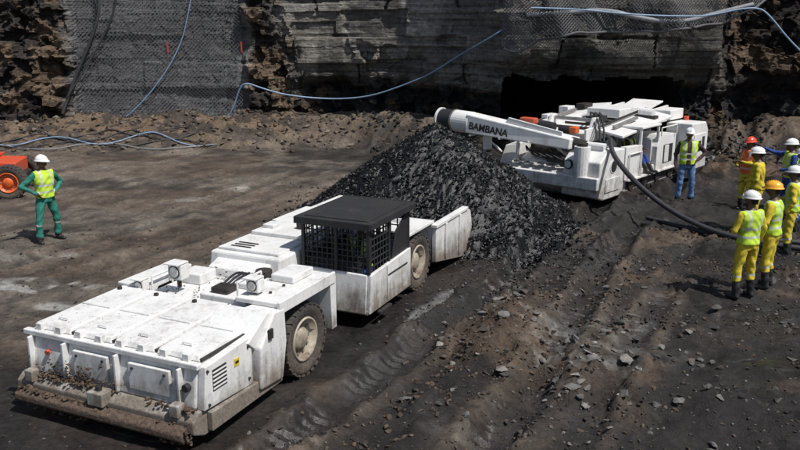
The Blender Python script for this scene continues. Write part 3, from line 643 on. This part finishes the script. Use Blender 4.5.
box('tail_box_panel',.451,.475,4.45,5.3,.6,1.3,W,MM,.01); box('tail_vent',.476,.48,4.6,4.95,.8,1.1,M_black,MM,0); box('tail_vent_b',.476,.48,5.03,5.2,.9,1.2,M_dark,MM,0)
cyl('tail_light',(-.1,5.2,1.6),(-.1,5.2,1.72),.07,M_red,MM)
hexa('conveyor_trough',[(-2.35,1.0,1.36),(-1.0,1.0,1.36),(-1.0,5.8,1.46),(-2.35,5.8,1.46),(-2.35,1.0,1.56),(-1.0,1.0,1.56),(-1.0,5.8,1.78),(-2.35,5.8,1.78)],W,MM,.015)
for x in(-2.42,-1.02): hexa('conveyor_rail',[(x,.9,1.34),(x+.07,.9,1.34),(x+.07,5.9,1.44),(x,5.9,1.44),(x,.9,1.68),(x+.07,.9,1.68),(x+.07,5.9,1.92),(x,5.9,1.92)],W,MM,.01)
for i in range(6): box('flight_%d'%i,-2.3,-1.05,1.5+i*.65,1.53+i*.65,1.58+i*.024,1.66+i*.024,M_dark,MM,.01)
hexa('top_plate_a',[(-1.0,1.4,1.60),(-.1,1.2,1.5),(-.1,4.2,1.76),(-1.0,4.4,1.88),(-1.0,1.4,1.66),(-.1,1.2,1.56),(-.1,4.2,1.82),(-1.0,4.4,1.94)],W,MM,.01)
hexa('top_plate_b',[(-3.3,1.6,1.5),(-2.45,1.5,1.62),(-2.45,5.2,1.9),(-3.3,5.2,1.8),(-3.3,1.6,1.56),(-2.45,1.5,1.68),(-2.45,5.2,1.96),(-3.3,5.2,1.86)],W,MM,.01)
box('top_cabinet',-2.2,-1.2,3.2,4.4,1.74,1.98,W,MM,.02); box('top_black_box',-1.8,-1.4,2.4,2.9,1.62,1.84,M_black,MM,.02)
box('top_cabinet_b',-.8,-.2,4.3,5.2,1.66,1.94,W,MM,.02); box('top_bracket_a',-3.2,-3.0,2.4,2.9,1.6,1.78,W,MM,.01); box('top_bracket_b',-2.9,-2.6,3.8,4.3,1.84,2.0,M_dark,MM,.02)
cyl('top_winch',(-.75,3.5,1.95),(-.35,3.5,1.92),.12,W,MM); cyl('top_ram',(-2.7,2.0,1.74),(-2.7,3.4,1.86),.06,M_steel,MM); cyl('top_ram_b',(-.55,1.6,1.70),(-.55,2.9,1.84),.05,M_steel,MM)
hexa('lifted_cover',[(-2.0,4.7,1.80),(-1.1,4.6,1.80),(-1.0,5.6,2.02),(-2.0,5.7,2.02),(-2.0,4.7,1.85),(-1.1,4.6,1.85),(-1.0,5.6,2.07),(-2.0,5.7,2.07)],W,MM,.008)
box('winch_stand',-.85,-.25,3.38,3.62,1.72,1.86,M_dark,MM,.01); box('top_junction_box',-3.0,-2.7,3.0,3.4,1.80,1.98,W,MM,.015)
prism('boom_bracket',[(1.3,1.64),(1.8,1.66),(1.7,1.92),(1.45,1.92)],-2.36,-2.28,W,MM); prism('boom_bracket',[(1.3,1.64),(1.8,1.66),(1.7,1.92),(1.45,1.92)],-1.12,-1.04,W,MM)
cyl('boom_cross_shaft',(-2.4,1.58,1.84),(-.98,1.58,1.84),.05,M_steel,MM)
for i in range(3): tube('top_hose_%d'%i,[(-1.6+i*.1,2.6,1.84),(-1.55+i*.12,2.2,2.0),(-1.3+i*.14,1.7,1.98),(-.9+i*.12,1.3,1.72),(-.6+i*.1,.8,1.42)],.024,M_black,MM)
rods('top_pipes',[((-.9,1.5,1.72),(-.9,4.2,1.98)),((-.84,1.5,1.71),(-.84,4.2,1.97)),((-3.1,1.8,1.62),(-3.1,5.0,1.9))],.02,M_dark,MM)
for y in(1.4,3.2,5.0): box('boom_support',-2.2,-2.1,y,y+.12,.7,1.4,W,MM,.01); box('boom_support_r',-1.2,-1.1,y,y+.12,.7,1.4,W,MM,.01)
hexa('scrubber_duct',[(-4.1,-.05,1.42),(-.9,-.05,1.28),(-.9,.55,1.28),(-4.1,.55,1.42),(-4.1,.0,1.92),(-.9,.0,1.54),(-.9,.5,1.54),(-4.1,.5,1.92)],W,MM,.03)
prism('duct_fin',[(-2.9,1.78),(-1.2,1.58),(-1.2,1.68),(-2.8,1.92)],.1,.16,W,MM,'y')
for x in(-3.95,-3.0,-2.1): box('duct_band',x,x+.05,-.075,.575,1.34,1.38,W,MM,.004)
cyl('fan_casing',(-4.62,.25,1.68),(-4.05,.25,1.66),.30,W,MM,n=28); cyl('fan_motor',(-5.1,.25,1.69),(-4.62,.25,1.68),.29,M_black,MM,n=28)
V,F=lathe([(0,.32),(0,.22),(.05,.22),(.05,.32),(0,.32)],28,-5.16,.25,1.69); mobj('fan_ring',V,F,W,None,MM)
V,F=lathe([(0,.315),(0,.25),(.05,.25),(.05,.315),(0,.315)],28,-4.66,.25,1.68); mobj('fan_ring_b',V,F,M_steel,None,MM)
rods('fan_guard',[((-5.15,.25,1.69),(-5.15,.25+.25*math.cos(a),1.69+.25*math.sin(a))) for a in np.arange(0,6.28,.52)],.012,W,MM)
box('duct_strut',-3.6,-3.5,.1,.4,1.0,1.44,W,MM); rods('duct_braces',[((-3.3,.6,.9),(-3.9,.3,1.45)),((-2.9,.7,.75),(-2.6,.3,1.4)),((-1.1,.6,.9),(-1.6,.3,1.35))],.035,W,MM)
cyl('duct_outlet',(-1.0,.25,1.42),(-.6,.25,1.36),.15,M_dark,MM)
tx=bpy.data.curves.new('maker_lettering','FONT'); tx.body='BAMBANA'; tx.size=.27; tx.offset=.006; tx.extrude=.004; tx.materials.append(M_black)
to=bpy.data.objects.new('maker_lettering',tx); link(to,MM); to.location=(-3.98,-.060,1.54); to.rotation_euler=(math.radians(84),math.radians(5),0)
for i in range(6): tube('machine_hose_%d'%i,[(-2.6+i*.25,.75,1.0),(-2.5+i*.22,.45,1.25),(-2.3+i*.2,.5,.95),(-2.0+i*.2,.9,.8)],.022,M_black,MM)
tube('machine_hose_long',[(-3.2,1.0,1.2),(-2.8,.9,1.35),(-2.2,.85,1.15),(-1.4,.9,1.3),(-.9,.7,1.4)],.03,M_black,MM)
pts=[mw(-.3,1.2,1.3),mw(-.25,.8,1.55),mw(-.05,.45,1.52),mw(.2,.1,1.25),(5.35,17.9,.8),(5.9,17.0,.35),(6.5,16.1,.12),(7.2,15.4,.07),(8.0,14.9,.07),(9.4,14.4,.07),(12,13.6,.06)]
tube('trailing_cable',pts,.06,M_dcable)
tube('trailing_cable',[(5.6,17.6,.05),(6.1,16.6,.07),(6.8,15.95,.07),(7.9,15.45,.08),(9.2,15.0,.06),(12,14.4,.06)],.05,M_dcable)
n=900; P=[];S=[];C=[]
for i in range(n):
    x=random.uniform(3.6,12); y=random.uniform(24.5,28.6); s=random.uniform(.04,.22); P.append((x,y,random.random()**2*.6)); S.append(s); C.append(np.array([.03,.028,.026])*random.uniform(.5,1.6))
lumps('tunnel_rubble',P,S,C,M_coal)
# ---------------------------------------------------------------- red loader at the left edge
RL=empty('red_loader',(-9.95,20.0,float(gh(-9.95,20.0))-.02),math.radians(100))
RLW=M_red
wheel(RL,.0,0,.44,.44,.34,-1,'_a',M_orange); wheel(RL,1.5,0,.44,.44,.34,1,'_b',M_orange); wheel(RL,.0,2.2,.44,.44,.34,-1,'_c',M_orange); wheel(RL,1.5,2.2,.44,.44,.34,1,'_d',M_orange)
prism('chassis',[(-.15,.35),(2.8,.35),(2.8,.8),(1.6,.98),(-.15,.9)],.2,1.3,RLW,RL,bevel=.03)
box('fender',.1,1.5,.45,1.7,.95,1.0,RLW,RL,.01); box('engine_cover',.25,1.25,1.6,2.7,.95,1.15,RLW,RL,.03); box('seat',.5,1.0,.6,1.0,1.0,1.25,M_black,RL,.04)
prism('rear_bumper',[(-.25,.4),(-.15,.35),(-.15,.6),(-.25,.55)],.3,1.2,M_dark,RL)
# ---------------------------------------------------------------- people
def fab(name,col,rough=.85): return simple(name,col,rough,0,.28,9,.6,.02,.2)
FM=dict(teal=fab('teal_overall',(.03,.17,.13)),yellow=fab('yellow_overall',(.54,.43,.04)),blue=fab('blue_overall',(.03,.06,.22)),dark=fab('dark_shirt',(.05,.035,.035)),
 jeans=fab('jeans',(.10,.17,.32)),lime=fab('lime_vest',(.44,.62,.06)),orange=fab('orange_vest',(.75,.15,.04)),boot=simple('black_boot',(.02,.02,.02),.45),
 skin=simple('brown_skin',(.10,.05,.03),.5,0,.12),silver=simple('reflective_tape',(.48,.49,.48),.4),white=simple('white_helmet',(.74,.74,.72),.3,0,.05),
 hor=simple('orange_helmet',(.8,.38,.03),.3,0,.05),hred=simple('red_helmet',(.6,.06,.03),.3,0,.05),hair=simple('black_hair',(.012,.01,.01),.9),eye=simple('eye_white',(.7,.68,.62),.3,0,.02),lip=simple('lips',(.12,.045,.04),.5,0,.05),glove=fab('work_glove',(.35,.3,.22)))
MK=list(FM.keys()); ML=list(FM.values())
def ell(c,r,n=12,m=9,rot=None):
    V=[];F=[]
    for j in range(m+1):
        t=math.pi*j/m
        for i in range(n):
            a=2*math.pi*i/n; v=Vector((r[0]*math.sin(t)*math.cos(a),r[1]*math.sin(t)*math.sin(a),r[2]*math.cos(t)))
            if rot: v=rot@v
            V.append(Vector(c)+v)
    for j in range(m):
        for i in range(n): F.append((j*n+i,j*n+(i+1)%n,(j+1)*n+(i+1)%n,(j+1)*n+i))
    return V,F
ARM={'down':((.27,-.03,1.15),(.27,.08,.90)),'hips':((.43,-.10,1.19),(.20,.07,1.03)),'front':((.27,.03,1.16),(.12,.24,1.10)),'fold':((.27,.06,1.17),(.0,.24,1.22)),
     'point':((.30,.26,1.44),(.24,.52,1.54)),'face':((.30,.14,1.20),(.16,.24,1.42)),'drive':((.28,.14,1.17),(.15,.38,1.20))}
def worker(x,y,head,armL='down',armR='down',suit='yellow',legs=None,vest='lime',hat='white',sc=1.0,stance=.13,lean=0.,turn=0.,sit=False,z=None,gum=True,name='mine_worker',step=0.):
    legs=legs or suit; parts=[]
    dz=-.45 if sit else 0
    def T(p): p=Vector(p); return Vector((p.x,p.y+lean*(p.z-.95)*(1 if p.z>.95 else 0),p.z+dz))
    def seg(a,b,ra,rb):
        parts.append(cylVF(a,b,ra,rb,14)); parts.append(ell(a,(ra,)*3)); parts.append(ell(b,(rb,)*3))
    bones=[]
    rings=[(.84,.150,.115,0),(.93,.178,.128,0),(1.02,.168,.118,.005),(1.12,.162,.115,.01),(1.25,.185,.128,.01),(1.36,.200,.125,.0),(1.43,.175,.105,-.005),(1.48,.10,.08,-.005),(1.51,.066,.064,0)]
    V=[];F=[];n=20
    for (zz,rx,ry,oy) in rings:
        for i in range(n):
            a=2*math.pi*i/n; ca,sa=math.cos(a),math.sin(a); e=.8
            V.append(T((rx*math.copysign(abs(ca)**e,ca),oy+ry*math.copysign(abs(sa)**e,sa),zz)))
    for j in range(len(rings)-1):
        for i in range(n): F.append((j*n+i,j*n+(i+1)%n,(j+1)*n+(i+1)%n,(j+1)*n+i))
    F+=[tuple(range(n-1,-1,-1)),tuple(range((len(rings)-1)*n,len(rings)*n))]; parts.append((V,F))
    bones.append(('torso',T((0,0,.9)),T((0,0,1.38)),.16,.17)); bones.append(('neck',T((0,0,1.50)),T((0,.01,1.60)),.06,.06))
    seg(T((0,0,1.46)),T((0,.012,1.60)),.062,.056)
    hands=[]
    for s,arm in((-1,armL),(1,armR)):
        e,w=ARM[arm]; sh=T((s*.185,0,1.405)); el=T((s*e[0],e[1],e[2])); wr=T((s*w[0],w[1],w[2]))
        seg(sh,el,.066,.050); seg(el,wr,.052,.034); bones+= [('uarm',sh+(el-sh)*.18,el,.06,.05),('farm',el,wr,.05,.036)]
        hands.append((s,el,wr,arm))
        hx=s*.095
        if sit: hip=Vector((hx,0,.90+dz)); kn=Vector((s*.13,.42,.98+dz)); an=Vector((s*.13,.62,.66+dz))
        else: hip=Vector((hx,0,.88)); kn=Vector((s*(stance*.85+.01),.03+s*step*.5,.50)); an=Vector((s*stance,-.01+s*step,.10))
        seg(hip,kn,.100,.070); seg(kn,an,.074,.060)
        fd=Vector((s*.25,1,0)).normalized()
        seg(an+Vector((0,-.03,-.045)),an+fd*.155+Vector((0,0,-.055)),.046,.042)
        bones+=[('thigh',hip,kn,.09,.066),('shin',kn,an,.065,.055),('foot',an+Vector((0,-.03,-.04)),an+fd*.16+Vector((0,0,-.05)),.05,.045)]
    V=[];F=[]
    for v,f in parts:
        k=len(V); V+=v; F+=[tuple(i+k for i in q) for q in f]
    me=bpy.data.meshes.new('tmp'); me.from_pydata([tuple(v) for v in V],[],F)
    o=bpy.data.objects.new('tmp',me); link(o)
    rm=o.modifiers.new('r','REMESH'); rm.mode='VOXEL'; rm.voxel_size=.015
    sm=o.modifiers.new('s','SMOOTH'); sm.factor=.5; sm.iterations=4
    dg=bpy.context.evaluated_depsgraph_get(); me2=bpy.data.meshes.new_from_object(o.evaluated_get(dg))
    bpy.data.objects.remove(o)
    nv=len(me2.vertices); co=np.zeros(nv*3); me2.vertices.foreach_get('co',co); co=co.reshape(-1,3); no=np.zeros(nv*3); me2.vertices.foreach_get('normal',no); no=no.reshape(-1,3)
    fc=[tuple(p.vertices) for p in me2.polygons]
    ds=[];ts=[]
    for tag,a,b,ra,rb in bones:
        a=np.array(a);b=np.array(b);ab=b-a;t=np.clip(((co-a)@ab)/(ab@ab),0,1);d=np.linalg.norm(co-a-t[:,None]*ab,axis=1)-(ra+(rb-ra)*t); ds.append(d);ts.append(t)
    ds=np.array(ds);ts=np.array(ts);am=ds.argmin(0); tag=np.array([bones[i][0] for i in am]); tt=ts[am,np.arange(nv)]
    zr=co[:,2]-dz
    rad=np.hypot(co[:,0]/.205,(co[:,1]-lean*np.clip(zr-.95,0,9))/.15); core=(rad<1.04)&(zr>.95)&(zr<1.5); tag=np.where(core&(tag!='neck')&(np.char.find(tag.astype(str),'arm')>=0),'torso',tag)
    f=np.sin(co[:,2]*46+7*np.sin(co[:,0]*9+x)+5*np.sin(co[:,1]*8+y))*.5+np.sin(co[:,2]*23+co[:,0]*17+co[:,1]*13)*.5
    isv=(tag=='torso')&(zr>.93)&(zr<1.475)
    fol=np.where((tag=='neck')|(tag=='foot'),0,f*.008)+np.where(isv,.014,0)+np.where((tag=='shin')&(tt>.75),.012 if not gum else 0,0)
    co=co+no*fol[:,None]
    vm=np.zeros(nv,int)
    def idx(k): return MK.index(k)
    for i in range(nv):
        g=tag[i]; zz=zr[i]; ax_=abs(co[i,0])
        if g=='torso':
            if zz<.93: m=legs
            elif vest:
                m=vest
                if 1.03<zz<1.085 or 1.17<zz<1.21 or (.085<ax_<.13 and zz>1.2): m='silver'
                elif suit=='dark' and ax_<.05 and co[i,1]>0: m='dark'
            else: m=suit
            if zz>1.485: m='skin'
        elif g in('uarm','farm'): m=suit
        elif g=='neck': m='skin' if zz>1.50 else suit
        elif g=='thigh': m=legs
        elif g=='shin': m='boot' if tt[i]>(.45 if gum else .85) else legs
        else: m='boot'
        if g=='shin' and .22<tt[i]<.32 and suit!='dark' : m='silver'
        vm[i]=idx(m)
    AV=[tuple(c) for c in co]; AF=list(fc); AM=[int(np.bincount([vm[j] for j in q]).argmax()) for q in fc]
    def add(VF,mat):
        k=len(AV); AV.extend([tuple(v) for v in VF[0]]); AF.extend([tuple(i+k for i in q) for q in VF[1]]); AM.extend([idx(mat)]*len(VF[1]))
    hc=T((0,.02,1.645)); R=Matrix.Rotation(turn,3,'Z')
    V,F=ell((0,0,0),(.076,.096,.118),20,16)
    V2=[]
    for v in V:
        v=Vector(v)
        if v.z<-.02: k=(v.z+.02)/.1; v.x*=1+.28*k; v.y=v.y*(1+.22*k)+.012*(-k)
        fr=v.y>.04
        if fr and abs(v.z-.005)<.02 and .015<abs(v.x)<.045: v.y-=.008
        if fr and -.07<v.z<-.035 and abs(v.x)<.03: v.y+=.006
        V2.append(hc+R@v)
    add((V2,F),'skin')
    def hp(p): return hc+R@Vector(p)
    add(cylVF(hp((0,.086,.005)),hp((0,.113,-.032)),.008,.017,8),'skin'); add(ell(hp((0,.104,-.034)),(.019,.013,.011),8,6),'skin')
    for s in(-1,1):
        add(ell(hp((s*.077,-.005,-.01)),(.010,.020,.032),8,6),'skin')
        add(ell(hp((s*.030,.083,.006)),(.013,.008,.007),8,6),'eye'); add(ell(hp((s*.030,.090,.006)),(.006,.004,.006),6,4),'hair')
        add(cylVF(hp((s*.014,.091,.024)),hp((s*.045,.083,.024)),.005,.004,6),'hair')
    add(ell(hp((0,.089,-.060)),(.024,.010,.008),8,6),'lip')
    hv=[];V,F=ell((0,0,0),(.081,.100,.122),16,12)
    for v in V: hv.append(hp((v.x,v.y-.008,v.z)))
    F=[q for q in F if sum(V[i].z for i in q)/4>.02 and sum(V[i].y for i in q)/4<.055 or (sum(V[i].z for i in q)/4>-.05 and sum(V[i].y for i in q)/4<-.03)]
    add((hv,F),'hair')
    n=28; V=[];F=[];m=9
    prof=[(1.14,.028),(1.16,.036)]+[(1.02*math.cos(t),.04+.112*math.sin(t)) for t in np.linspace(0.05,1.5,m)]
    for (r,zz) in prof:
        for i in range(n):
            a=2*math.pi*i/n; pk=1+ (.22*max(0,math.sin(a))**3 if zz<.038 else 0)
            V.append(hp((.108*r*math.cos(a),.134*r*math.sin(a)*pk-.004,zz-(.012*max(0,math.sin(a))**2 if zz<.038 else 0))))
    for j in range(len(prof)-1):
        for i in range(n): F.append((j*n+i,j*n+(i+1)%n,(j+1)*n+(i+1)%n,(j+1)*n+i))
    F.append(tuple(range((len(prof)-1)*n,len(prof)*n))); F.append(tuple(range(n-1,-1,-1))); add((V,F),hat)
    for t0 in np.linspace(-1.1,1.1,10):
        add(ell(hp((0,.135*math.sin(t0),.04+.113*math.cos(t0)*1.0)),(.012,.02,.008),6,5),hat)
    for s,el,wr,arm in hands:
        d=(wr-el).normalized()
        if arm=='hips': d=(Vector((-s*.55,.35,-.75))).normalized()
        side=Vector((-s*1.0,.2,0)) if arm in('front','fold','drive','face') else Vector((0,1,0))
        side=(side-d*side.dot(d)).normalized() if (side-d*side.dot(d)).length>.1 else frame(d)[0]
        nrm=d.cross(side).normalized(); nrm*= -s
        rotm=Matrix((side,nrm,d)).transposed()
        add(cylVF(wr-d*.03,wr+d*.02,.030,.026,10),'skin'); add(ell(wr+d*.048,(.041,.018,.052),12,8,rotm),'skin')
        curl=.5 if arm!='point' else .08
        for k,(off,ln) in enumerate(((.031,.072),(.011,.08),(-.010,.075),(-.029,.058))):
            p=wr+d*.088+side*off; a=0
            if arm=='point' and k>0: cu=1.1
            else: cu=curl
            for q,(fl_,rr) in enumerate(((.45,.0095),(.32,.0088),(.25,.008))):
                a+=cu*(.5 if q==0 else .8); dd=d*math.cos(a)+nrm*math.sin(a); p2=p+dd*ln*fl_
                add(cylVF(p,p2,rr,rr*.92,8),'skin'); add(ell(p2,(rr*.92,)*3,8,6),'skin'); p=p2
        p=wr+d*.03+side*.034; dd=(d*.6+side*.7+nrm*.3).normalized(); p2=p+dd*.035; p3=p2+(d*.85+side*.3+nrm*.45).normalized()*.03
        add(cylVF(p,p2,.013,.011,8),'skin'); add(cylVF(p2,p3,.011,.008,8),'skin'); add(ell(p2,(.011,)*3,8,6),'skin'); add(ell(p3,(.008,)*3,8,6),'skin')
    me=bpy.data.meshes.new(name); me.from_pydata(AV,[],AF)
    for mm in ML: me.materials.append(mm)
    me.polygons.foreach_set('material_index',AM); me.polygons.foreach_set('use_smooth',[True]*len(AM)); me.update()
    ob=bpy.data.objects.new(name,me); link(ob)
    zz=float(gh(x,y)) if z is None else z
    ob.location=(x,y,zz-.01 if not sit else zz); ob.rotation_euler=(0,0,math.atan2(-head[0],head[1])); ob.scale=(sc,)*3
    return ob
worker(-7.15,15.75,(.75,-.55),'hips','hips','teal',stance=.22,sc=1.0,turn=.3,gum=False,step=.03)
worker(7.05,19.4,(-.15,-1),'hips','down','dark','jeans','lime','white',1.04,.15,gum=False)
worker(5.58,12.35,(-.35,.95),'front','down','yellow',sc=1.0,stance=.15,turn=.25)
worker(6.14,12.75,(-.75,.60),'front','fold','yellow',hat='hor',sc=1.02,stance=.12,turn=.1,lean=.05)
worker(8.35,18.9,(-.8,-.35),'fold','front','yellow',vest='orange',hat='hred',sc=1.02)
worker(7.62,16.7,(-.9,.35),'front','down','yellow',vest=None,hat='white',sc=1.03,lean=.08)
worker(8.95,18.1,(-.95,.1),'front','point','blue',vest='lime',hat='white',sc=1.03)
worker(8.30,16.25,(-.8,.6),'fold','fold','blue',vest='lime',hat='white',sc=1.02)
worker(7.50,14.9,(-.85,.5),'down','front','yellow',vest='lime',hat='white',sc=1.0)
worker(9.5,18.6,(-.9,-.2),'face','down','blue',vest='lime',hat='white',sc=1.03)
q=mw(-.5,2.5); worker(q[0],q[1],(.75,-.66),'drive','drive','dark','blue','lime','white',.95,sit=True,z=.35)
lx,ly=-.47,4.66; wx=HO[0]+lx*hr[0]+ly*hdir[0]; wy=HO[1]+lx*hr[1]+ly*hdir[1]
worker(wx,wy,(-hdir[0],-hdir[1]),'drive','drive','dark','blue','lime','white',.9,sit=True,z=.18)
# ---------------------------------------------------------------- light, camera
el=math.radians(58); az=(.80,-.60)
sd=Vector((az[0]*math.cos(el),az[1]*math.cos(el),math.sin(el)))
sun=bpy.data.lights.new('sun','SUN'); sun.energy=5.0; sun.angle=math.radians(.5); sun.color=(1,.97,.93)
so=bpy.data.objects.new('sun',sun); link(so); so.rotation_euler=(-sd).to_track_quat('-Z','Y').to_euler(); so.location=(0,0,30)
w=bpy.data.worlds.new('World'); scene.world=w; w.use_nodes=True; nt=w.node_tree; bg=nt.nodes['Background']
sk=nt.nodes.new('ShaderNodeTexSky'); sk.sky_type='NISHITA'; sk.sun_disc=False; sk.sun_elevation=el; sk.sun_rotation=math.atan2(az[0],az[1]); sk.dust_density=1.5
nt.links.new(sk.outputs[0],bg.inputs[0]); bg.inputs[1].default_value=.09
cam=bpy.data.cameras.new('camera'); cam.lens=36; cam.sensor_width=36; cam.clip_end=800; cam.clip_start=.1
co=bpy.data.objects.new('camera',cam); link(co); co.location=(0,0,4.4); co.rotation_euler=(math.radians(75.6),0,0); scene.camera=co
scene.view_settings.view_transform='Standard'; scene.view_settings.look='None'; scene.view_settings.exposure=0
